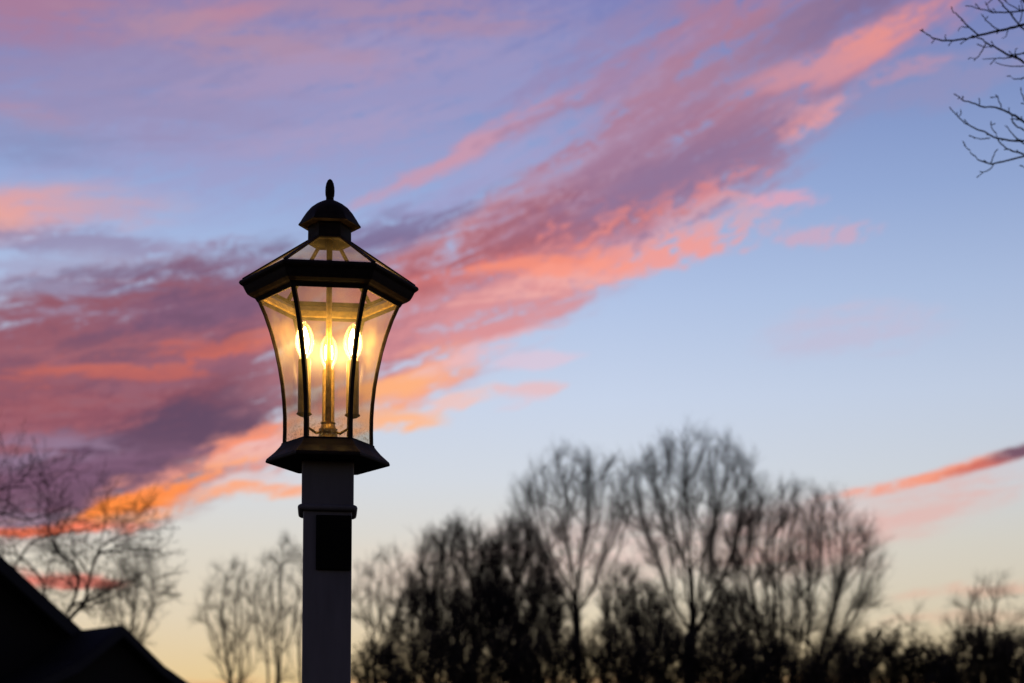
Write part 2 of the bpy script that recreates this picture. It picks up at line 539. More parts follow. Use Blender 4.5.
M_fil = emit_mat('glowing_filament', (1.0, 0.66, 0.24), 215.0)

# ------------------------------------------------------------------ solid helpers


def lathe(profile, n, rot=0.0, cx=0.0, cy=0.0, close_top=True, close_bot=True):
    """profile: (radius, z) from bottom to top"""
    V, Fc = [], []
    for r, z in profile:
        for k in range(n):
            a = rot + 2 * math.pi * k / n
            V.append((cx + r * math.cos(a), cy + r * math.sin(a), z))
    for i in range(len(profile) - 1):
        for k in range(n):
            k2 = (k + 1) % n
            Fc.append((i * n + k, i * n + k2, (i + 1) * n + k2, (i + 1) * n + k))
    if close_bot:
        Fc.append(tuple(range(n - 1, -1, -1)))
    if close_top:
        b = (len(profile) - 1) * n
        Fc.append(tuple(range(b, b + n)))
    return V, Fc


def ring_lathe(profile, n, rot=0.0):
    """closed profile loop swept round the axis (hollow ring)"""
    V, Fc = [], []
    m = len(profile)
    for r, z in profile:
        for k in range(n):
            a = rot + 2 * math.pi * k / n
            V.append((r * math.cos(a), r * math.sin(a), z))
    for i in range(m):
        j = (i + 1) % m
        for k in range(n):
            k2 = (k + 1) % n
            Fc.append((i * n + k, i * n + k2, j * n + k2, j * n + k))
    return V, Fc


def tube_path(pts, radii, n=8):
    V, Fc = [], []
    up = Vector((0.31, 0.2, 0.93))
    m = len(pts)
    for i, p in enumerate(pts):
        d = (pts[min(i + 1, m - 1)] - pts[max(i - 1, 0)])
        d = d.normalized() if d.length > 1e-9 else Vector((0, 0, 1))
        a = d.cross(up)
        if a.length < 1e-3:
            a = d.cross(Vector((1, 0, 0)))
        a.normalize()
        b = d.cross(a)
        for k in range(n):
            t = 2 * math.pi * k / n
            V.append(p + (a * math.cos(t) + b * math.sin(t)) * radii[i])
    for i in range(m - 1):
        for k in range(n):
            k2 = (k + 1) % n
            Fc.append((i * n + k, i * n + k2, (i + 1) * n + k2, (i + 1) * n + k))
    Fc.append(tuple(range(n - 1, -1, -1)))
    Fc.append(tuple(range((m - 1) * n, m * n)))
    return V, Fc


class MB:
    def __init__(self):
        self.V, self.F = [], []

    def add(self, vf):
        V, Fc = vf
        o = len(self.V)
        self.V += [tuple(v) for v in V]
        self.F += [tuple(i + o for i in f) for f in Fc]
        return self

    def build(self, name, mat, parent=None, smooth=False):
        return mesh_obj(name, self.V, self.F, mat, parent, smooth)


def box(x0, x1, y0, y1, z0, z1):
    V = [(x, y, z) for z in (z0, z1) for y in (y0, y1) for x in (x0, x1)]
    return V, [(0, 2, 3, 1), (4, 5, 7, 6), (0, 1, 5, 4), (2, 6, 7, 3), (0, 4, 6, 2), (1, 3, 7, 5)]


def bevel(o, width, seg=2):
    md = o.modifiers.new('bevel', 'BEVEL')
    md.width = width
    md.segments = seg
    md.limit_method = 'ANGLE'
    md.angle_limit = R(25)
    return o


# ------------------------------------------------------------------ the street lamp
DL = 4.4
PX = DL / F                                   # metres per pixel at the lamp


def lz(py):
    return EYE + (HOR - py) * PX


lamp_x = (320.6 - 512) * PX
lamp = thing('street_lamp', 'dark hexagonal glass lantern glowing with three bulbs on a square post', 'street lamp',
             (lamp_x, DL, 0))
lamp.rotation_euler = (0, R(0.43), math.atan2(-lamp_x, DL))

HEX = 0.0                                     # corners at local +-X


def px_prof(lst):
    return [(r * PX, lz(py)) for r, py in lst]


# post, square with eased edges
h1, h0 = 26.0 * PX * 0.985, 24.4 * PX * 0.985
post = MB().add(box(-h0, h0, -h0, h0, -0.3, lz(513))).build('post', M_post, lamp)
bevel(post, 0.006, 2)
sleeve = MB().add(box(-h1, h1, -h1, h1, lz(512.5), lz(464.6))).build('post_sleeve', M_post, post)
bevel(sleeve, 0.006, 2)
# bead round the post
bead = []
hb = 24.6 * PX
nb = 10
V, Fc = [], []
for i in range(nb):
    a = 2 * math.pi * i / nb
    rr = hb + (1.2 + 3.6 * math.cos(a)) * PX
    zz = lz(511.5) + 3.4 * PX * math.sin(a)
    cr = 0.010
    for qx, qy, a0 in ((1, 1, 0), (-1, 1, 90), (-1, -1, 180), (1, -1, 270)):
        for k in range(4):
            t = R(a0 + k * 30)
            V.append((qx * (rr - cr) + cr * math.cos(t), qy * (rr - cr) + cr * math.sin(t), zz))
for i in range(nb):
    j = (i + 1) % nb
    for k in range(16):
        k2 = (k + 1) % 16
        Fc.append((i * 16 + k, i * 16 + k2, j * 16 + k2, j * 16 + k))
mesh_obj('collar', V, Fc, M_post, post, True)
# dark plate on the front of the post
pl = MB().add(box((315 - 326.2) * PX, (350 - 326.2) * PX, -h0 - 0.010, -h0 + 0.002, lz(573), lz(519)))
pl = bevel(pl.build('plaque', M_plate, lamp), 0.003)
pl['label'] = 'black rectangular plate on the front of the post'

# base plate of the lantern: fluted hexagonal tray
prof = px_prof([(26.4, 465.4), (59, 465.0), (61.6, 464.4), (62, 463), (61, 460.6), (57, 457.2), (52.5, 453.2), (48.4, 448.6), (46.6, 446.2),
                (46.2, 444.4), (30, 444.2)])
MB().add(lathe(prof, 6, HEX)).build('base_plate', M_metal, lamp)

# flaring glass: profile of the corner radius
gp = [(44.3, 445.0), (44.0, 432), (44.1, 418), (45.0, 403), (46.8, 386), (49.6, 369), (53.4, 351), (58.2, 334), (64.0, 317.5), (70.6, 302.5)]
gp_m = px_prof(gp)


def interp_pane(k, prof, inset, thick):
    """one pane between corners k and k+1, a real sheet with thickness"""
    a0, a1 = HEX + k * math.pi / 3, HEX + (k + 1) * math.pi / 3
    am = (a0 + a1) / 2
    nrm = Vector((math.cos(am), math.sin(am), 0))
    V, Fc = [], []
    for r, z in prof:
        c0 = Vector((r * math.cos(a0), r * math.sin(a0), z))
        c1 = Vector((r * math.cos(a1), r * math.sin(a1), z))
        e = (c1 - c0).normalized() * inset
        for p in (c0 + e, c1 - e):
            V.append(p - nrm * 0.002)
            V.append(p - nrm * (0.002 + thick))
    m = len(prof)
    for i in range(m - 1):
        a, b = i * 4, (i + 1) * 4
        Fc += [(a, a + 2, b + 2, b), (a + 1, b + 1, b + 3, a + 3), (a, b, b + 1, a + 1), (a + 2, a + 3, b + 3, b + 2)]
    Fc += [(0, 1, 3, 2), ((m - 1) * 4, (m - 1) * 4 + 2, (m - 1) * 4 + 3, (m - 1) * 4 + 1)]
    return V, Fc


def corner_bar(k, prof, w2, d_out, d_in, w_end=None):
    """square bar that follows the corner profile"""
    a0 = HEX + k * math.pi / 3
    out = Vector((math.cos(a0), math.sin(a0), 0))
    tan = Vector((-math.sin(a0), math.cos(a0), 0))
    V, Fc = [], []
    m = len(prof)
    for i, (r, z) in enumerate(prof):
        ww = w2 if w_end is None else w2 + (w_end - w2) * i / (m - 1)
        c = out * r + Vector((0, 0, z))
        V += [c + out * d_out - tan * ww, c + out * d_out + tan * ww, c - out * d_in + tan * ww, c - out * d_in - tan * ww]
    for i in range(m - 1):
        a, b = i * 4, i * 4 + 4
        for k2 in range(4):
            k3 = (k2 + 1) % 4
            Fc.append((a + k2, a + k3, b + k3, b + k2))
    Fc += [(3, 2, 1, 0), tuple((m - 1) * 4 + q for q in range(4))]
    return V, Fc


for k in range(6):
    mesh_obj('glass_pane', *interp_pane(k, gp_m, 0.004, 0.0025), M_glass, lamp, True)
for k in range(6):
    bevel(mesh_obj('corner_bar', *corner_bar(k, gp_m, 2.0 * PX, 0.9 * PX, 3.0 * PX, 2.3 * PX), M_metal, lamp), 0.0012, 1)

# eave: moulded hexagonal ring
prof = px_prof([(71.2, 304.6), (73.5, 301.2), (77.5, 299.6), (81.0, 297.4), (83.2, 294.0), (85.4, 289.6), (88.8, 287.2), (89.6, 285.6), (88.6, 283.6),
                (85.0, 282.2), (79.0, 283.0), (77.6, 290.0), (69.0, 297.0), (66.6, 303.0)])
V, Fc = ring_lathe(prof, 6, HEX)
mesh_obj('eave_ring', V, Fc, M_metal, lamp)

# added lip under the eave, its brass colour stands for bulb light
prof = px_prof([(76.9, 290.2), (68.4, 297.2), (66.0, 302.6), (63.6, 301.6), (66.0, 295.4), (75.0, 288.6)])
V, Fc = ring_lathe(prof, 6, HEX)
mesh_obj('eave_glow_lip', V, Fc, M_brass, lamp)

# glass roof and its ribs
rp = px_prof([(85.6, 281.8), (21.5, 241.0)])
for k in range(6):
    mesh_obj('roof_pane', *interp_pane(k, rp, 0.004, 0.0025), M_glass, lamp)
for k in range(6):
    mesh_obj('roof_rib', *corner_bar(k, rp, 2.0 * PX, 0.6 * PX, 3.0 * PX, 1.6 * PX), M_metal, lamp)

# neck, domed cap and finial
prof = px_prof([(23.0, 244.0), (23.4, 241.6), (21.6, 240.4), (21.4, 228.2), (20.0, 226.6)])
MB().add(ring_lathe(prof + px_prof([(17.5, 226.6), (18.5, 244.0)]), 6, HEX)).build('neck', M_metal, lamp)
prof = px_prof([(17.6, 228.0), (28.6, 226.8), (31.0, 226.4), (31.2, 225.2), (29.6, 222.6), (27.6, 218.6), (24.6, 213.8), (20.4, 209.2), (15.0, 205.4),
                (9.6, 202.8), (5.4, 200.8), (3.6, 199.6)])
V, Fc = lathe(prof, 72, HEX)
for i, (x, y, z) in enumerate(V):
    # hexagonal at the lip, round towards the top
    t_ = i // 72
    hx = (1, 1, 1, 1, .8, .55, .3, .12, 0, 0, 0, 0)[t_]
    th = (math.degrees(math.atan2(y, x)) % 60) - 30
    k_ = (1 - hx) + hx * math.cos(R(30)) / math.cos(R(th))
    k_ *= 1 - .06 * (1 - hx) * (t_ < 9)
    V[i] = (x * k_, y * k_, z)
cap = MB().add((V, Fc)).build('cap', M_metal, lamp, True)
cap.data.set_sharp_from_angle(angle=R(35))
prof = px_prof([(4.0, 200.2), (3.8, 197.6), (4.5, 195), (4.7, 191), (4.5, 187), (3.7, 183), (2.4, 180.2), (0.9, 178.9), (0.1, 178.7)])
MB().add(lathe(prof, 16, 0)).build('finial', M_metal, cap, True)

# candle cluster: hub, central rod, three arms with candle sleeve and bulb
hub_z = lz(440)
cl = MB()
cl.add(lathe([(0.030, lz(444.1)), (0.030, lz(441.0)), (0.024, lz(440.4)), (0.024, lz(435.5)), (0.0225, lz(434.5)),
              (0.0235, lz(434.0)), (0.0235, lz(429.0)), (0.019, lz(428.0)), (0.0175, lz(425.0)), (0.012, lz(424.6)), (0.0065, lz(424))], 24))
cl.build('cluster_hub', M_brass, lamp, True)
MB().add(lathe([(0.0074, lz(425)), (0.0074, lz(238))], 12)).build('centre_rod', M_brass, lamp, True)
RC = 27.5 * PX
for ang in (90, 210, 330):
    a = R(ang)
    cxl, cyl = RC * math.cos(a), RC * math.sin(a)
    o = Vector((math.cos(a), math.sin(a), 0))
    zb = lz(419)
    pts = [Vector((0, 0, lz(432))) + o * 0.015, Vector((0, 0, lz(434.5))) + o * RC * 0.5, Vector((0, 0, lz(430))) + o * RC * 0.85, Vector((0, 0, zb)) + o * RC]
    arm = MB().add(tube_path(pts, [0.0035] * 4, 8)).build('arm', M_brass, lamp, True)
    sl_p = [(0.004, zb - 0.004), (0.011, zb - 0.002), (0.0190, zb + 0.003), (0.0192, zb + 0.005), (0.0160, zb + 0.008), (0.0156, lz(364.5)), (0.0146, lz(363.5))]
    sv = MB().add(lathe(sl_p, 20, 0, cxl, cyl)).build('candle_sleeve', M_brass if ang == 90 else M_sleeve, lamp, True)  # back sleeve gets brighter brass, bulb light put into its colour
    zt = lz(363.5)
    prof = [(0.0115, zt), (0.0125, zt + 0.010), (0.0185, zt + 0.020), (0.0225, zt + 0.034), (0.0232, zt + 0.046), (0.0215, zt + 0.060),
            (0.0172, zt + 0.074), (0.0108, zt + 0.085), (0.0045, zt + 0.092), (0.0004, zt + 0.095)]
    bulb = MB().add(lathe(prof, 20, 0, cxl, cyl)).build('bulb', M_bulbglass, lamp, True)
    fp = [(0.0008, zt + 0.010), (0.0050, zt + 0.018), (0.0096, zt + 0.033), (0.0102, zt + 0.046), (0.0088, zt + 0.060), (0.0048, zt + 0.073), (0.0008, zt + 0.081)]
    MB().add(lathe(fp, 12, 0, cxl, cyl)).build('filament', M_fil, bulb, True)

#TREES
# ------------------------------------------------------------------ bare trees


class Tubes:
    def __init__(self):
        self.V, self.F = [], []

    def add(self, pts, radii, n):
        m = len(pts)
        if m < 2:
            return
        o = len(self.V)
        d = pts[-1] - pts[0]
        if d.length < 1e-6:
            return
        d.normalize()
        a = d.cross(Vector((0.35, 0.85, 0.4)))
        if a.length < 1e-3:
            a = d.cross(Vector((1, 0, 0)))
        a.normalize()
        b = d.cross(a)
        cs = [(math.cos(2 * math.pi * k / n), math.sin(2 * math.pi * k / n)) for k in range(n)]
        V, Fc = self.V, self.F
        for p, r in zip(pts, radii):
            for c, s in cs:
                V.append((p.x + (a.x * c + b.x * s) * r, p.y + (a.y * c + b.y * s) * r, p.z + (a.z * c + b.z * s) * r))
        for i in range(m - 1):
            for k in range(n):
                k2 = (k + 1) % n
                Fc.append((o + i * n + k, o + i * n + k2, o + (i + 1) * n + k2, o + (i + 1) * n + k))


def rot_away(d, ang, az):
    p = d.cross(Vector((0, 0, 1)))
    if p.length < 1e-3:
        p = Vector((1, 0, 0))
    p.normalize()
    q = d.cross(p)
    return (d * math.cos(ang) + (p * math.cos(az) + q * math.sin(az)) * math.sin(ang)).normalized()


class Tree:
    def __init__(self, seed, c, rad, P):
        self.r = random.Random(seed)
        self.c, self.rad = c, rad               # crown envelope
        self.P = P
        self.trunk, self.crown = Tubes(), Tubes()
        self.leaves = []
        self.seed = seed

    def inside(self, p):
        q = p - self.c
        rx, ry, rz = self.rad
        d = math.sqrt((q.x / rx) ** 2 + (q.y / ry) ** 2 + (max(q.z, 0) / rz) ** 2)
        lim = 1.0 + 0.30 * mnoise.noise(Vector((p.x * .8 + self.seed, p.y * .8, p.z * .8))) - 0.02
        return d < lim

    def grow(self, p, d, L, r, lev, az0=0.0):
        P, rr = self.P, self.r
        nseg = (7, 6, 5, 4, 3, 2)[min(lev, 5)]
        pts, rad = [p.copy()], [r]
        wob = P['wob'] * (0.6 if lev == 0 else 1)
        trop = P['trop'] * (1.0 if lev else 0.3)
        rt = r * (0.62 if lev == 0 else 0.45)
        dirs = [d]
        for i in range(nseg):
            d = (d + Vector((rr.gauss(0, wob), rr.gauss(0, wob), rr.gauss(0, wob) + trop))).normalized()
            p = p + d * (L / nseg)
            pts.append(p.copy())
            dirs.append(d)
            rad.append(r + (rt - r) * (i + 1) / nseg)
            if lev >= 1 and not self.inside(p):
                break
        T = self.trunk if lev <= 1 else self.crown
        T.add(pts, rad, (8, 6, 5, 4, 3, 3)[min(lev, 5)])
        if lev >= P['levels']:
            return
        n = len(pts) - 1
        nch = P['nch'][min(lev, len(P['nch']) - 1)]
        t0 = P['t0'][min(lev, len(P['t0']) - 1)]
        az = rr.random() * 6.28
        for k in range(nch):
            t = t0 + (1 - t0) * (k + rr.random() * 0.7) / nch
            f = t * n
            i = min(int(f), n - 1)
            q = pts[i].lerp(pts[i + 1], f - i)
            rq = rad[i] + (rad[i + 1] - rad[i]) * (f - i)
            az += 2.4 + rr.uniform(-.5, .5)
            ang = R(rr.uniform(*P['ang'])) * (1.0 if lev else P.get('ang0', 1.0))
            cd = rot_away(dirs[i + 1], ang, az)
            cl_ = L * P['ratio'][min(lev, len(P['ratio']) - 1)] * (1.15 - 0.5 * (t - t0)) * rr.uniform(.75, 1.2)
            lo_, hi_ = P['rr'][min(lev, len(P['rr']) - 1)]
            cr_ = max(P['rmin'], rq * rr.uniform(lo_, hi_))
            self.grow(q, cd, cl_, min(cr_, rq), lev + 1)
        # the tip forks
        if lev < P['levels'] and n >= 2:
            for sgn in (0, 1) if lev < 3 else (0,):
                cd = rot_away(d, R(rr.uniform(8, 26)), az + sgn * 3.1 + rr.uniform(-.5, .5))
                self.grow(pts[-1], cd, L * P.get('tip', .55) * rr.uniform(.8, 1.1), max(P['rmin'], rad[-1] * .85), lev + 1)



def crown_points(g, n, hw, depth, z0, z1, cx, waist, shell):
    """points filling a crown that fans out from z0, is widest at `waist` and domed on top"""
    out = []
    lump = [(g.uniform(0, 6.28), g.uniform(.2, 1), g.uniform(.75, 1.12)) for _ in range(9)]
    while len(out) < n:
        t = g.random() ** .8
        a_ = g.random() * 6.2832
        if t < waist:
            w_ = (t / waist) ** .75
        else:
            w_ = math.sqrt(max(0.0, 1 - ((t - waist) / (1 - waist)) ** 2))
        k = 1.0
        for la, lt, lk in lump:
            dd = math.cos(a_ - la) * math.exp(-((t - lt) / .18) ** 2)
            if dd > 0:
                k *= 1 + (lk - 1) * dd
        rr = g.random() ** shell * k
        out.append((cx + hw * w_ * rr * math.cos(a_), depth * w_ * rr * math.sin(a_), z0 + (z1 - z0) * t * (.94 + .06 * k)))
    return np.array(out)


def colonize(start, dirs, parent, att, step, infl, kill, up, keep, maxit=260):
    """branches grow towards free points until the crown is filled"""
    cap = 20000
    pos = np.zeros((cap, 3))
    dr = np.zeros((cap, 3))
    par = list(parent)
    n = len(start)
    pos[:n] = start
    dr[:n] = dirs
    alive = np.ones(len(att), bool)
    nd = np.full(len(att), 1e9)
    nn = np.zeros(len(att), int)

    def upd(i0, i1):
        d = np.linalg.norm(att[:, None, :] - pos[None, i0:i1, :], axis=2)
        j = d.argmin(1)
        dm = d[np.arange(len(att)), j]
        m = dm < nd
        nd[m] = dm[m]
        nn[m] = j[m] + i0
        alive[dm < kill] = False
    upd(0, n)
    for it in range(maxit):
        act = alive & (nd < infl)
        if not act.any():
            if not alive.any():
                break
            act = alive & (nd < nd[alive].min() + .5)
        ids = nn[act]
        v = att[act] - pos[ids]
        v /= np.linalg.norm(v, axis=1)[:, None] + 1e-9
        uq, inv = np.unique(ids, return_inverse=True)
        acc = np.zeros((len(uq), 3))
        np.add.at(acc, inv, v)
        acc /= np.linalg.norm(acc, axis=1)[:, None] + 1e-9
        acc = acc * (1 - keep) + dr[uq] * keep + NPR.normal(0, WIG, acc.shape)
        rad_ = pos[uq] - ORIGIN
        rad_ /= np.linalg.norm(rad_, axis=1)[:, None] + 1e-9
        acc += rad_ * up
        acc[:, 2] += up * .3
        acc /= np.linalg.norm(acc, axis=1)[:, None] + 1e-9
        new = pos[uq] + acc * step
        n0 = n
        for k, u in enumerate(uq):
            # leave out a shoot that would repeat its brother
            if stuck.get(int(u), 0) > 3:
                continue
            stuck[int(u)] = stuck.get(int(u), 0) + 1
            if n >= cap:
                break
            pos[n] = new[k]
            dr[n] = acc[k]
            par.append(int(u))
            n += 1
        if n == n0:
            bad = np.isin(nn, uq)
            alive[bad & act] = False
            continue
        upd(n0, n)
    return pos[:n], dr[:n], par


stuck = {}
ORIGIN = np.zeros(3)
WIG = .10
NPR = np.random.RandomState(5)


def plant(root, seed, pts, dirs, par, att, P, origin):
    """fills the crown, gives every branch its thickness, adds the twigs, builds trunk and crown meshes"""
    global NPR, ORIGIN, WIG
    WIG = P.get('wig', .10)
    ORIGIN = np.array(origin)
    NPR = np.random.RandomState(seed)
    g = random.Random(seed)
    stuck.clear()
    pos, dr, par = colonize(np.array(pts), np.array(dirs), par, att, P['step'], P['infl'], P['kill'], P['up'], P['keep'])
    n = len(pos)
    kids = [[] for _ in range(n)]
    for i, p in enumerate(par):
        if p >= 0:
            kids[p].append(i)
    e = P['pipe']
    r = np.zeros(n)
    for i in range(n - 1, -1, -1):
        r[i] = sum(r[k] ** e for k in kids[i]) ** (1 / e) if kids[i] else P['tip']
        r[i] = min(r[i], P['rmax'])
    r = np.where(r > .05, .05 + (r - .05) * P['boost'], r)
    trunk, crown = Tubes(), Tubes()
    todo = [i for i, p in enumerate(par) if p < 0]
    seen_root = set(todo)
    while todo:
        i = todo.pop()
        chain = [i]
        p = par[i]
        while kids[chain[-1]]:
            ks = sorted(kids[chain[-1]], key=lambda k: -r[k])
            todo += ks[1:]
            chain.append(ks[0])
        line = [Vector(pos[q]) for q in chain]
        rad = [float(r[q]) for q in chain]
        if p >= 0:
            line.insert(0, Vector(pos[p]))
            rad.insert(0, rad[0])
        # soften the kinks
        for _ in range(2):
            line = [line[0]] + [(line[k - 1] + line[k] * 2 + line[k + 1]) / 4 for k in range(1, len(line) - 1)] + [line[-1]]
        rad[-1] *= .5
        T = trunk if rad[0] > P['limb'] else crown
        T.add(line, rad, 7 if rad[0] > .06 else (5 if rad[0] > .02 else 3))
    # twigs
    for i in range(n):
        if r[i] > P['twig_on']:
            continue
        for _ in range(P['ntwig'] if kids[i] else P['ntwig'] + 2):
            if g.random() > P['ptwig']:
                continue
            d = rot_away(Vector(dr[i]), R(g.uniform(18, 60)), g.random() * 6.28)
            ro = (Vector(pos[i]) - Vector(ORIGIN)).normalized()
            d = (d + ro * P['tup'] * 2 + Vector((0, 0, P['tup'] * .5))).normalized()
            L = P['tlen'] * g.uniform(.5, 1.3)
            q = Vector(pos[i])
            ln = [q]
            for s_ in range(3):
                d = (d + Vector((g.gauss(0, .13), g.gauss(0, .13), g.gauss(0, .13) + .05))).normalized()
                ln.append(ln[-1] + d * L / 3)
            crown.add(ln, [P['tr'], P['tr'] * .85, P['tr'] * .7, P['tr'] * .45], 3)
            for s_ in range(2):
                d2 = rot_away(d, R(g.uniform(20, 45)), g.random() * 6.28)
                b0 = ln[1 + s_]
                crown.add([b0, b0 + d2 * L * .22, b0 + (d2 + Vector((0, 0, .12))) * L * .45], [P['tr'] * .7, P['tr'] * .55, P['tr'] * .35], 3)
    mesh_obj('trunk', trunk.V, trunk.F, M_bark, root, True)
    mesh_obj('crown', crown.V, crown.F, M_twig, root)
    return crown, g


TALL = dict(boost=1.7, n=1500, step=.20, infl=2.2, kill=.42, up=.26, keep=.45, pipe=1.86, tip=.0088, rmax=.30, limb=.055, twig_on=.032, ntwig=5, ptwig=.75,
            tlen=.70, tr=.0052, tup=.25, waist=.64, shell=.38)
DENSE = dict(TALL, n=2300, kill=.34, tip=.0090, ntwig=6, ptwig=.9, tr=.0078, shell=.55, twig_on=.045, up=.10, under=0, boost=1.4, waist=.55)
THIN = dict(TALL, n=1000, kill=.25, step=.16, shell=.55, tip=.0046, ntwig=1, ptwig=.7, tr=.0042, tlen=.5, up=.22, keep=.6, waist=.55, wig=.06, boost=1.2, tup=.12)
BUSH = dict(TALL, boost=.9, n=1000, kill=.32, tip=.0085, ntwig=6, ptwig=.9, tlen=.6, tr=.0085, twig_on=.045, up=.02, under=-.15, waist=.5, shell=.55, limb=.04, rmax=.12)
TREE_GROUP = 'bare winter trees along the skyline'


def tree(label, cx, top, D, hw, seed, P, base=None, fork=None, stems=1, name='bare_tree', cat='tree', group=TREE_GROUP,
         leafy=0, spread=.5):
    """cx: sight-line column of the crown, top: of its top, hw: its half width, fork: where the crown starts; turned into metres at distance D"""
    m = D / F
    base = cx if base is None else base
    X = (base - 512) * m
    g = random.Random(seed)
    zt = EYE + (HOR - top - 7) * m
    zf = EYE + (HOR - (fork if fork is not None else HOR - 20)) * m
    if fork is None:
        zf = .5
    hwm = hw * m
    cxm = (cx - base) * m
    att = crown_points(g, P['n'], hwm * 1.06, hwm * .9, zf, zt, cxm, P['waist'], P['shell'])
    root = thing(name, label, cat, (X, D, 0), group)
    pts, dirs, par = [], [], []
    for s_ in range(stems):
        a_ = 2.4 * s_ + seed
        off = Vector((math.cos(a_), math.sin(a_), 0)) * (.0 if stems == 1 else .12)
        out = Vector((math.cos(a_), math.sin(a_), 0)) * (.0 if stems == 1 else spread)
        p = off + Vector((0, 0, -.2))
        tgt = Vector((cxm * .4, 0, zf)) + out
        k = max(2, int((tgt - p).length / .3))
        wig = Vector((g.uniform(-.2, .2), g.uniform(-.2, .2), 0))
        for i in range(k + 1):
            t = i / k
            q = p.lerp(tgt, t) + wig * math.sin(t * math.pi)
            pts.append(tuple(q))
            dirs.append(tuple((tgt - p).normalized()))
            par.append(-1 if i == 0 else len(pts) - 2)
    crown, g = plant(root, seed, pts, dirs, par, att, P, (cxm * .6, 0, zf - P.get('under', .25) * (zt - zf)))
    if leafy:
        # clinging dry leaves through the bush
        V, Fc = [], []
        src = crown.V
        for _ in range(leafy):
            p = Vector(src[g.randrange(len(src))])
            s_ = g.uniform(.03, .075)
            u = Vector((g.gauss(0, 1), g.gauss(0, 1), g.gauss(0, 1))).normalized()
            v = u.orthogonal().normalized()
            p = p + u * s_
            o = len(V)
            V += [p - u * s_, p + v * s_ * .5, p + u * s_, p - v * s_ * .5]
            Fc.append((o, o + 1, o + 2, o + 3))
        mesh_obj('leaves', V, Fc, M_leaf, root)
    return root


tree('tall bare tree with a forked rounded crown, standing left of the tallest tree', 576, 455, 60, 72, 11, TALL, fork=628)
tree('tallest bare tree on the skyline with a wide upswept crown', 692, 436, 62, 76, 23, dict(TALL, n=1900, tip=.009), base=688, fork=650)
tree('bare tree fanning out wide to the right, at the right end of the tall group', 796, 492, 58, 100, 31, dict(TALL, n=2200, tip=.0088, waist=.5, up=.3, keep=.5), base=776, fork=720,
     stems=3, spread=.5)
tree('dense dark bare tree at the left end of the tall group of trees', 456, 524, 56, 52, 41, DENSE, stems=2, fork=700)
tree('dense dark bare tree between the leftmost dark crown and the forked tree', 514, 524, 58, 52, 43, DENSE, stems=2, fork=700)
tree('pale thin bare tree just right of the lamp post', 386, 545, 66, 38, 53, THIN, stems=2, fork=670)
tree('thin bare tree leaning left, between the gable roof and the lamp post', 236, 562, 64, 40, 61, THIN, base=258, fork=700, stems=3, spread=.7)
tree('slender upright bare tree half hidden behind the left side of the lamp post', 284, 538, 66, 34, 67, dict(THIN, n=750), base=290, fork=690, stems=3, spread=.5)
tree('fuzzy bare tree standing behind the gable roof', 132, 548, 55, 36, 71, dict(THIN, n=900, ptwig=.9), fork=665)
tree('sparse bare tree with upright stems rising above the shrubs at the right edge', 988, 576, 62, 40, 83, dict(THIN, n=300), stems=3, fork=690)
tree('small thin sapling above the shrubs, right of the fanning tree', 912, 606, 60, 14, 89, dict(THIN, n=90), fork=690)
tree('small thin sapling left of the sparse tree at the right edge', 944, 614, 63, 13, 97, dict(THIN, n=80), fork=690)
UG = 'understorey trees between the tall trunks'
for i, (lab, cx, top, D, hw, sd) in enumerate([
        ('low tangled tree under the leftmost dark crown', 425, 590, 52, 40, 101),
        ('low tangled tree between the two dense dark crowns', 486, 580, 54, 44, 103),
        ('low tangled tree left of the forked tree trunk', 545, 576, 53, 40, 107),
        ('low tangled tree right of the forked tree trunk', 626, 566, 56, 36, 109),
        ('low tangled tree left of the tallest tree trunk', 656, 590, 52, 38, 113),
        ('low tangled tree between the tallest tree and the fanning tree', 737, 592, 54, 38, 127),
        ('low tangled tree under the right side of the fanning tree', 836, 632, 53, 34, 131)]):
    tree(lab, cx, top, D, hw, sd, BUSH, stems=2, group=UG, fork=720)
SH = 'dense shrubs along the tree line'
for i, (lab, cx, top, D, hw, sd) in enumerate([
        ('twiggy shrub at the foot of the pale tree right of the post', 378, 646, 50, 36, 201),
        ('dark shrub below the leftmost dense crown', 440, 640, 48, 42, 203),
        ('dark shrub below the gap between the dense crowns', 500, 632, 49, 42, 205),
        ('dark shrub left of the forked trunk, low in the photo', 556, 634, 48, 38, 207),
        ('dark shrub right of the forked trunk, low in the photo', 612, 630, 48, 40, 209),
        ('dark shrub at the foot of the tallest tree', 668, 626, 49, 40, 211),
        ('dark shrub right of the tallest trunk', 722, 632, 48, 40, 213),
        ('dark shrub at the foot of the fanning tree', 778, 640, 49, 40, 215),
        ('brown leafy shrub right of the fanning trunk', 832, 644, 48, 38, 217),
        ('dark leafy shrub below the small thin sapling', 880, 634, 50, 38, 219),
        ('dark leafy shrub left of the densest right-hand shrub', 928, 642, 50, 36, 221),
        ('densest dark leafy shrub under the sparse tree', 976, 630, 48, 38, 223),
        ('dark leafy shrub cut off by the right edge of the photo', 1022, 632, 49, 36, 225)]):
    tree(lab, cx, top, D, hw, sd, dict(BUSH, n=800), stems=3, name='shrub', cat='shrub', group=SH, fork=760,
         leafy=(9000 if cx > 860 else 3500))


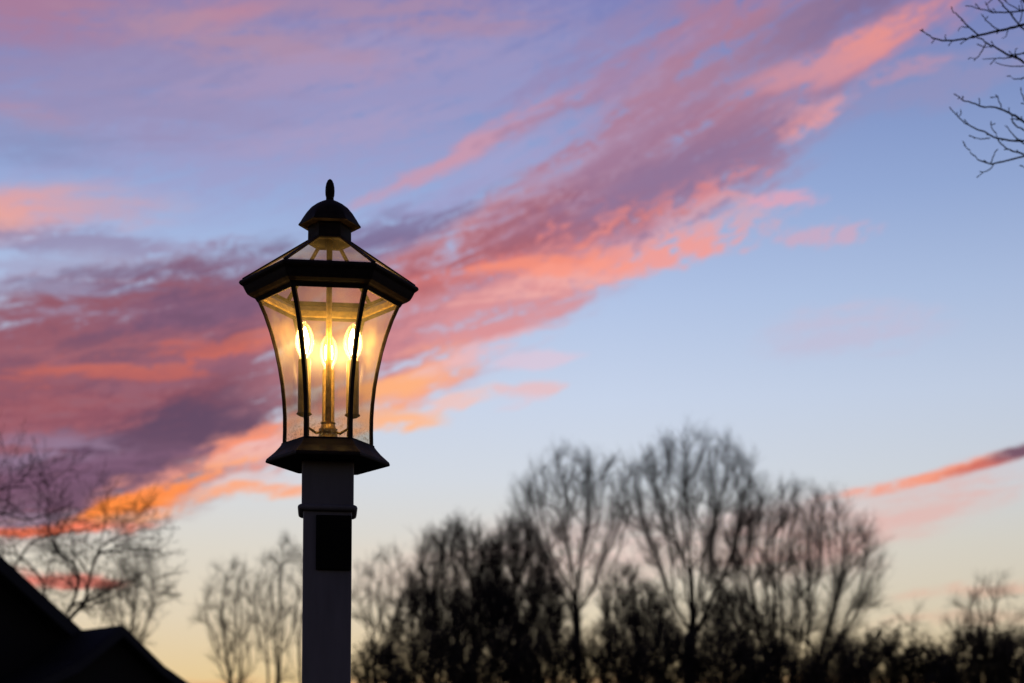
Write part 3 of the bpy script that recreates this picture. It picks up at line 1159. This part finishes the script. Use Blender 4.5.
def limb_tree(label, loc, limbs, seed, P, trunk_pts, trunk_r, twigs, cat='tree', fmin=0.0):
    """a tree whose main limbs follow given paths (world points); smaller branches grow on them"""
    root = thing('bare_tree', label, cat, loc, None)
    L0 = Vector(loc)
    t = Tree(seed, Vector((0, 0, 0)), (999, 999, 999), P)
    t.trunk.add([p - L0 for p in trunk_pts], trunk_r, 10)
    for pts, ra, rb, nb in limbs:
        q = [p - L0 for p in pts]
        # smooth the path
        sm = []
        for i in range(len(q) - 1):
            p0, p1, p2, p3 = q[max(i - 1, 0)], q[i], q[i + 1], q[min(i + 2, len(q) - 1)]
            for s in range(4):
                u = s / 4
                sm.append(0.5 * ((2 * p1) + (p2 - p0) * u + (2 * p0 - 5 * p1 + 4 * p2 - p3) * u * u + (3 * p1 - p0 - 3 * p2 + p3) * u ** 3))
        sm.append(q[-1])
        n = len(sm)
        if twigs.get('spurs') and ra < .011:
            k_ = twigs['scale']
            ra, rb = ra * k_, rb * k_ * .9
            # angular growth: small kinks, short spurs with a bud
            for i in range(1, n - 1):
                sm[i] = sm[i] + Vector((t.r.gauss(0, .0010), t.r.gauss(0, .003), t.r.gauss(0, .0010)))
            acc_ = 0.0
            for i in range(2, n - 1):
                acc_ += (sm[i] - sm[i - 1]).length
                if acc_ > .05 and t.r.random() < .5:
                    acc_ = 0
                    d = rot_away((sm[i + 1] - sm[i]).normalized(), R(t.r.uniform(35, 65)), t.r.random() * 6.28)
                    L = t.r.uniform(.010, .034)
                    r_ = .0021
                    t.crown.add([sm[i], sm[i] + d * L * .6, sm[i] + d * L * .8, sm[i] + d * L * .92, sm[i] + d * L], [r_, r_ * .8, r_ * 1.25, r_ * 1.1, r_ * .2], 5)
            d = (sm[-1] - sm[-2]).normalized()
            t.crown.add([sm[-1] - d * .004, sm[-1] + d * .002, sm[-1] + d * .007, sm[-1] + d * .012], [rb, rb * 1.35, rb * 1.2, rb * .2], 5)
        rad = [ra + (rb - ra) * i / (n - 1) for i in range(n)]
        (t.trunk if ra > twigs['trunk_r'] else t.crown).add(sm, rad, 6)
        for k in range(nb):
            f = fmin + (1 - fmin) * (k + t.r.random()) / max(nb, 1)
            i = min(int(f * (n - 1)), n - 2)
            d = (sm[i + 1] - sm[i]).normalized()
            cd = rot_away(d, R(t.r.uniform(25, 65)), t.r.random() * 6.28)
            t.grow(sm[i], cd, twigs['len'] * t.r.uniform(.6, 1.3), max(P['rmin'], rad[i] * .6), twigs['lev'])
    mesh_obj('trunk', t.trunk.V, t.trunk.F, M_bark, root, True)
    mesh_obj('crown', t.crown.V, t.crown.F, M_twig, root)
    return root


# spreading tree behind the house at the left
DB = 27.0


def lp(px, py, dd=0.0):
    # branch paths, the upper ones kept low over the roof
    return at(px, py if py > 560 else 560 + (py - 560) * .78, DB + dd)


WILD = dict(rr=((.4, .6),), wob=.12, trop=.03, levels=5, nch=(4, 4, 4, 4, 3), t0=(.2, .2, .2, .2, .2), ratio=(.6, .6, .55, .5, .5), ang=(25, 65), rmin=.0046)
trunk_top = lp(52, 640)
base_pt = Vector((trunk_top.x - .1, DB, -.2))
limbs = [
    ([lp(54, 636), lp(66, 616), lp(76, 594, .3), lp(78, 574, .4), lp(66, 556, .2), lp(40, 546, 0), lp(14, 552, -.2)], 0.0442, 0.0084, 6),
    ([lp(58, 630), lp(84, 602, -.2), lp(90, 576, -.4), lp(99, 552, -.6), lp(116, 549, -.8), lp(138, 546, -1.0), lp(164, 551, -1.2)], 0.0340, 0.0070, 6),
    ([lp(92, 565, -.4), lp(104, 540, -.7), lp(124, 528, -.9), lp(144, 520, -1.1)], 0.0190, 0.0056, 5),
    ([lp(50, 640), lp(30, 606, .4), lp(4, 572, .8), lp(-22, 534, 1), lp(-36, 496, 1.2), lp(-34, 470, 1.2)], 0.0476, 0.0140, 6),
    ([lp(-28, 525, 1), lp(-4, 500, .8), lp(26, 508, .6), lp(52, 500, .4), lp(74, 486, .2)], 0.0238, 0.0063, 6),
    ([lp(-36, 495, 1.2), lp(-10, 474, 1.0), lp(20, 466, .8), lp(34, 470, .7)], 0.0204, 0.0063, 5),
    ([lp(40, 618, .3), lp(44, 586, 0), lp(24, 560, -.4), lp(0, 548, -.8)], 0.0272, 0.0070, 6),
    ([lp(70, 606, .2), lp(100, 596, .8), lp(128, 580, 1.2), lp(150, 590, 1.4)], 0.0204, 0.0056, 5),
    ([lp(78, 580, .4), lp(56, 540, .9), lp(50, 516, 1.2), lp(62, 492, 1.4)], 0.0190, 0.0056, 5),
    ([lp(10, 575, .7), lp(30, 540, .2), lp(54, 528, 0), lp(88, 520, -.2), lp(112, 505, -.3)], 0.0204, 0.0056, 6),
]
limb_tree('spreading bare tree with crooked branches behind the dark house at the left', (base_pt.x, DB, 0), limbs, 311, WILD,
          [base_pt, Vector((base_pt.x + .05, DB, 1.5)), trunk_top], [.16, .13, .10], dict(len=.66, lev=2, trunk_r=.03))

# near tree just outside the right edge whose branch tips hang into view
DT = 7.0


def tp(px, py, dd=0.0):
    return at(px, py, DT + dd)


NEAR = dict(rr=((.45, .65),), wob=.16, trop=.05, levels=5, nch=(3, 3, 3, 2, 1), t0=(.3, .3, .3, .3, .3), ratio=(.6, .6, .55, .5, .5), ang=(30, 55), rmin=.0028)
q = .0037   # metres per pixel there
limbs = [
    # big limbs outside the frame
    ([tp(1320, 420), tp(1250, 260, .1), tp(1160, 110, .1), tp(1090, 20, .1), tp(1060, -40, .1), tp(1030, -120, .1)], .045, .012, 0),
    ([tp(1250, 260, .1), tp(1180, 210, -.1), tp(1110, 170, -.2), tp(1060, 152, -.2)], .025, .009, 0),
    ([tp(1320, 420), tp(1360, 260, .4), tp(1350, 60, .6), tp(1380, -150, .6)], .05, .015, 8),
    ([tp(1330, 380), tp(1420, 250, -.4), tp(1500, 120, -.6), tp(1560, -20, -.7)], .04, .012, 8),
    # upper spray
    ([tp(1130, 60, .1), tp(1062, 22), tp(1024, 25), tp(1006, 29), tp(979, 35.5), tp(963, 39.5), tp(942, 41), (tp(930, 36)), tp(922, 31)], .0095, .0028, 0),
    ([tp(1000, 31), tp(990, 24), tp(983, 16)], .0036, .0024, 0),
    ([tp(979, 35.5), tp(966, 24), tp(957, 15), tp(952, 9)], .0042, .0026, 0),
    ([tp(968, 28), tp(962, 27), tp(959, 29)], .003, .002, 0),
    ([tp(947, 41), tp(945, 37), tp(945.5, 35)], .003, .0028, 0),
    ([tp(1060, 66, -.1), tp(1030, 63, -.05), tp(1012, 56), tp(994, 47), tp(983, 40), tp(974, 36)], .0075, .0032, 0),
    ([tp(1040, 50, -.1), tp(1024, 53), tp(1010, 55)], .005, .0034, 0),
    ([tp(1012, 57), tp(1000, 58.5), tp(985, 59)], .0036, .002, 0),
    ([tp(986, 43), tp(982, 51), tp(977, 58), tp(970, 58)], .0036, .0024, 0),
    ([tp(977, 44), tp(984, 47), tp(990, 47)], .003, .002, 0),
    ([tp(1024, 66), tp(1010, 66), tp(997, 63)], .0032, .002, 0),
    ([tp(1040, 70), tp(1024, 78), tp(1016, 79), tp(1009, 76)], .0038, .0025, 0),
    ([tp(1070, 10), tp(1036, 10), tp(1010, 12), tp(993, 12), tp(985, 10), tp(968, 6)], .005, .0026, 0),
    ([tp(993, 12), tp(988, 8), tp(986, 4)], .003, .0022, 0),
    ([tp(1040, 48), tp(1024, 30), tp(1012, 16), tp(1002, 4), tp(994, -8)], .0052, .003, 0),
    ([tp(1050, 20), tp(1030, 8), tp(1020, -4), tp(1015, -20)], .006, .004, 0),
    ([tp(1018, 26), tp(1022, 14), tp(1021, 2)], .0034, .002, 0),
    ([tp(1050, 0), tp(1026, 10), tp(1006, 2), tp(1000, -6)], .0034, .002, 0),
    ([tp(1008, 29), tp(1006, 36), tp(1003, 38)], .003, .002, 0),
    ([tp(1016, 59), tp(1015, 51), tp(1016, 49)], .003, .002, 0),
    # middle spray
    ([tp(1090, 150, -.2), tp(1050, 136), tp(1024, 122), tp(1012, 114.5), tp(1000, 109), tp(980, 105), tp(965, 101), tp(956, 95)], .0075, .0028, 0),
    ([tp(1001, 109), tp(1000, 103), tp(997, 96)], .0034, .0026, 0),
    ([tp(979, 105), tp(979.5, 102), tp(979, 99)], .003, .0026, 0),
    ([tp(963, 101), tp(963, 98), tp(962.5, 97)], .0028, .0024, 0),
    ([tp(1080, 160, -.2), tp(1040, 142), tp(1014, 141), tp(995, 137), tp(973, 127), tp(959, 118), tp(951, 109)], .0062, .0028, 0),
    ([tp(958, 117), tp(961, 114), tp(961, 112)], .003, .0024, 0),
    ([tp(1060, 158), tp(1024, 154), tp(1012, 151), tp(1003, 146), tp(995, 134), tp(991, 124)], .0050, .0028, 0),
    ([tp(990, 138), tp(982, 139), tp(975, 138)], .0032, .0022, 0),
    ([tp(1040, 150), tp(1024, 144), tp(1013, 134), tp(1007, 127)], .0044, .0026, 0),
    ([tp(1012, 115), tp(1014, 124), tp(1024, 130), tp(1040, 136)], .0040, .0044, 0),
    ([tp(1040, 118), tp(1026, 104), tp(1021, 90)], .0042, .0026, 0),
    ([tp(1040, 128), tp(1026, 122), tp(1013, 119)], .004, .003, 0),
    # lower spray
    ([tp(1080, 156, -.2), tp(1046, 152), tp(1024, 156), tp(1006, 161), tp(992, 163.5), tp(978, 159), tp(969, 151), tp(964, 143)], .0062, .0028, 0),
    ([tp(991, 163), tp(993, 157), tp(996, 151)], .0034, .0026, 0),
    ([tp(995, 163), tp(989, 170), tp(982, 172)], .0034, .0026, 0),
    ([tp(1040, 166), tp(1026, 167), tp(1022, 166)], .003, .003, 0),
]
bt = tp(1320, 420)
limb_tree('near bare branches reaching into the upper right corner, tipped with small buds', (bt.x, DT, 0), limbs, 401, NEAR,
          [Vector((bt.x + .1, DT, -.2)), Vector((bt.x + .05, DT, 1.4)), bt], [.13, .10, .07], dict(len=.8, lev=2, trunk_r=.02, spurs=True, scale=.74), fmin=.3)
#ENDTREES

# ------------------------------------------------------------------ house at the left
house = thing('house', 'dark gabled house roof in silhouette at the lower left', 'house', (-5.57, 22.7, 0))
house.rotation_euler = (0, 0, R(45))
# local frame: +x runs along the gable front (to the right and away), -y faces the viewer's right


def prism(profile, y0, y1, thick):
    """roof slab: profile (x,z) line extruded along y, with thickness downwards"""
    V, Fc = [], []
    m = len(profile)
    for y in (y0, y1):
        for x, z in profile:
            V.append((x, y, z))
        for x, z in profile:
            V.append((x, y, z - thick))
    for i in range(m - 1):
        Fc += [(i, i + 1, 2 * m + i + 1, 2 * m + i), (m + i, 3 * m + i, 3 * m + i + 1, m + i + 1),
               (i, m + i, m + i + 1, i + 1), (2 * m + i, 2 * m + i + 1, 3 * m + i + 1, 3 * m + i)]
    Fc += [(0, 2 * m, 3 * m, m), (m - 1, 2 * m - 1, 4 * m - 1, 3 * m - 1)]
    return V, Fc


def gable_wall(profile, y0, y1):
    V, Fc = [], []
    pts = [(profile[0][0], -.2)] + list(profile) + [(profile[-1][0], -.2)]
    m = len(pts)
    for y in (y0, y1):
        V += [(x, y, z) for x, z in pts]
    Fc = [tuple(range(m)), tuple(range(2 * m - 1, m - 1, -1))]
    for i in range(m):
        j = (i + 1) % m
        Fc.append((i, m + i, m + j, j))
    return V, Fc


sl_ = .738
px_, pz_ = -3.8, 3.70 + 3.8 * sl_
big = [(px_ - 5.2, pz_ - 5.2 * sl_), (px_, pz_), (px_ + 5.2, pz_ - 5.2 * sl_)]
MB().add(prism(big, 0, 9, .16)).build('main_roof', M_shingle, house)
inner = [(px_ - 4.9, pz_ - 4.9 * sl_ - .2), (px_, pz_ - .2), (px_ + 4.9, pz_ - 4.9 * sl_ - .2)]
MB().add(gable_wall(inner, .3, 8.7)).build('main_wall', M_siding, house)
small = [(-1.6, 2.72), (-.62, 3.20), (0, 3.675), (.60, 3.20), (1.6, 2.66)]
MB().add(prism(small, -1.0, 1.2, .10)).build('gable_roof', M_shingle, house)
sm_in = [(-1.4, 2.62), (-.60, 3.02), (0, 3.50), (.58, 3.02), (1.4, 2.58)]
MB().add(gable_wall(sm_in, -.85, .25)).build('gable_wall', M_siding, house)
fb = [(x, z - .012) for x, z in small]
MB().add(prism(fb, -1.03, -1.003, .13)).build('rake_board', M_trim, house)
fb = [(x, z - .012) for x, z in big]
MB().add(prism(fb, -.03, -.003, .2)).build('rake_board', M_trim, house)
dr = MB().add(box(-.95, .95, -.875, -.852, 0, 2.1)).build('garage_door', M_trim, house)

# ------------------------------------------------------------------ ground
gm = MB()
N = 24
Vg, Fg = [], []
for j in range(N + 1):
    for i in range(N + 1):
        u, v = i / N * 2 - 1, j / N * 2 - 1
        x = math.copysign(abs(u) ** 3, u) * 3000
        y = math.copysign(abs(v) ** 3, v) * 3000 + 30
        Vg.append((x, y, 0))
for j in range(N):
    for i in range(N):
        a = j * (N + 1) + i
        Fg.append((a, a + 1, a + N + 2, a + N + 1))
g = mesh_obj('ground', Vg, Fg, M_grass)
g['kind'] = 'structure'
g['label'] = 'dark winter lawn'

# ------------------------------------------------------------------ camera and render settings
cam = bpy.data.cameras.new('camera')
cam.sensor_fit = 'HORIZONTAL'
cam.sensor_width = 36
cam.lens = F / W * 36
cam.shift_y = (HOR - H / 2) / W
cam.clip_start = 0.05
cam.clip_end = 8000
cam.dof.use_dof = True
cam.dof.focus_distance = DL - 0.08
cam.dof.aperture_fstop = 4.1
cam.dof.aperture_blades = 0
co = link(bpy.data.objects.new('camera', cam))
co.location = (0, 0, EYE)
co.rotation_euler = (R(90), 0, 0)
S.camera = co

S.render.engine = 'CYCLES'
S.view_settings.view_transform = 'Standard'
S.view_settings.look = 'None'
S.view_settings.exposure = 0.0
S.view_settings.gamma = 1.0
S.view_settings.use_curve_mapping = False
c = S.cycles
c.max_bounces = 8
c.diffuse_bounces = 3
c.glossy_bounces = 4
c.transparent_max_bounces = 48
c.transmission_bounces = 6
c.caustics_reflective = False
c.caustics_refractive = False
c.sample_clamp_indirect = 4.0
c.use_denoising = True
c.use_adaptive_sampling = False
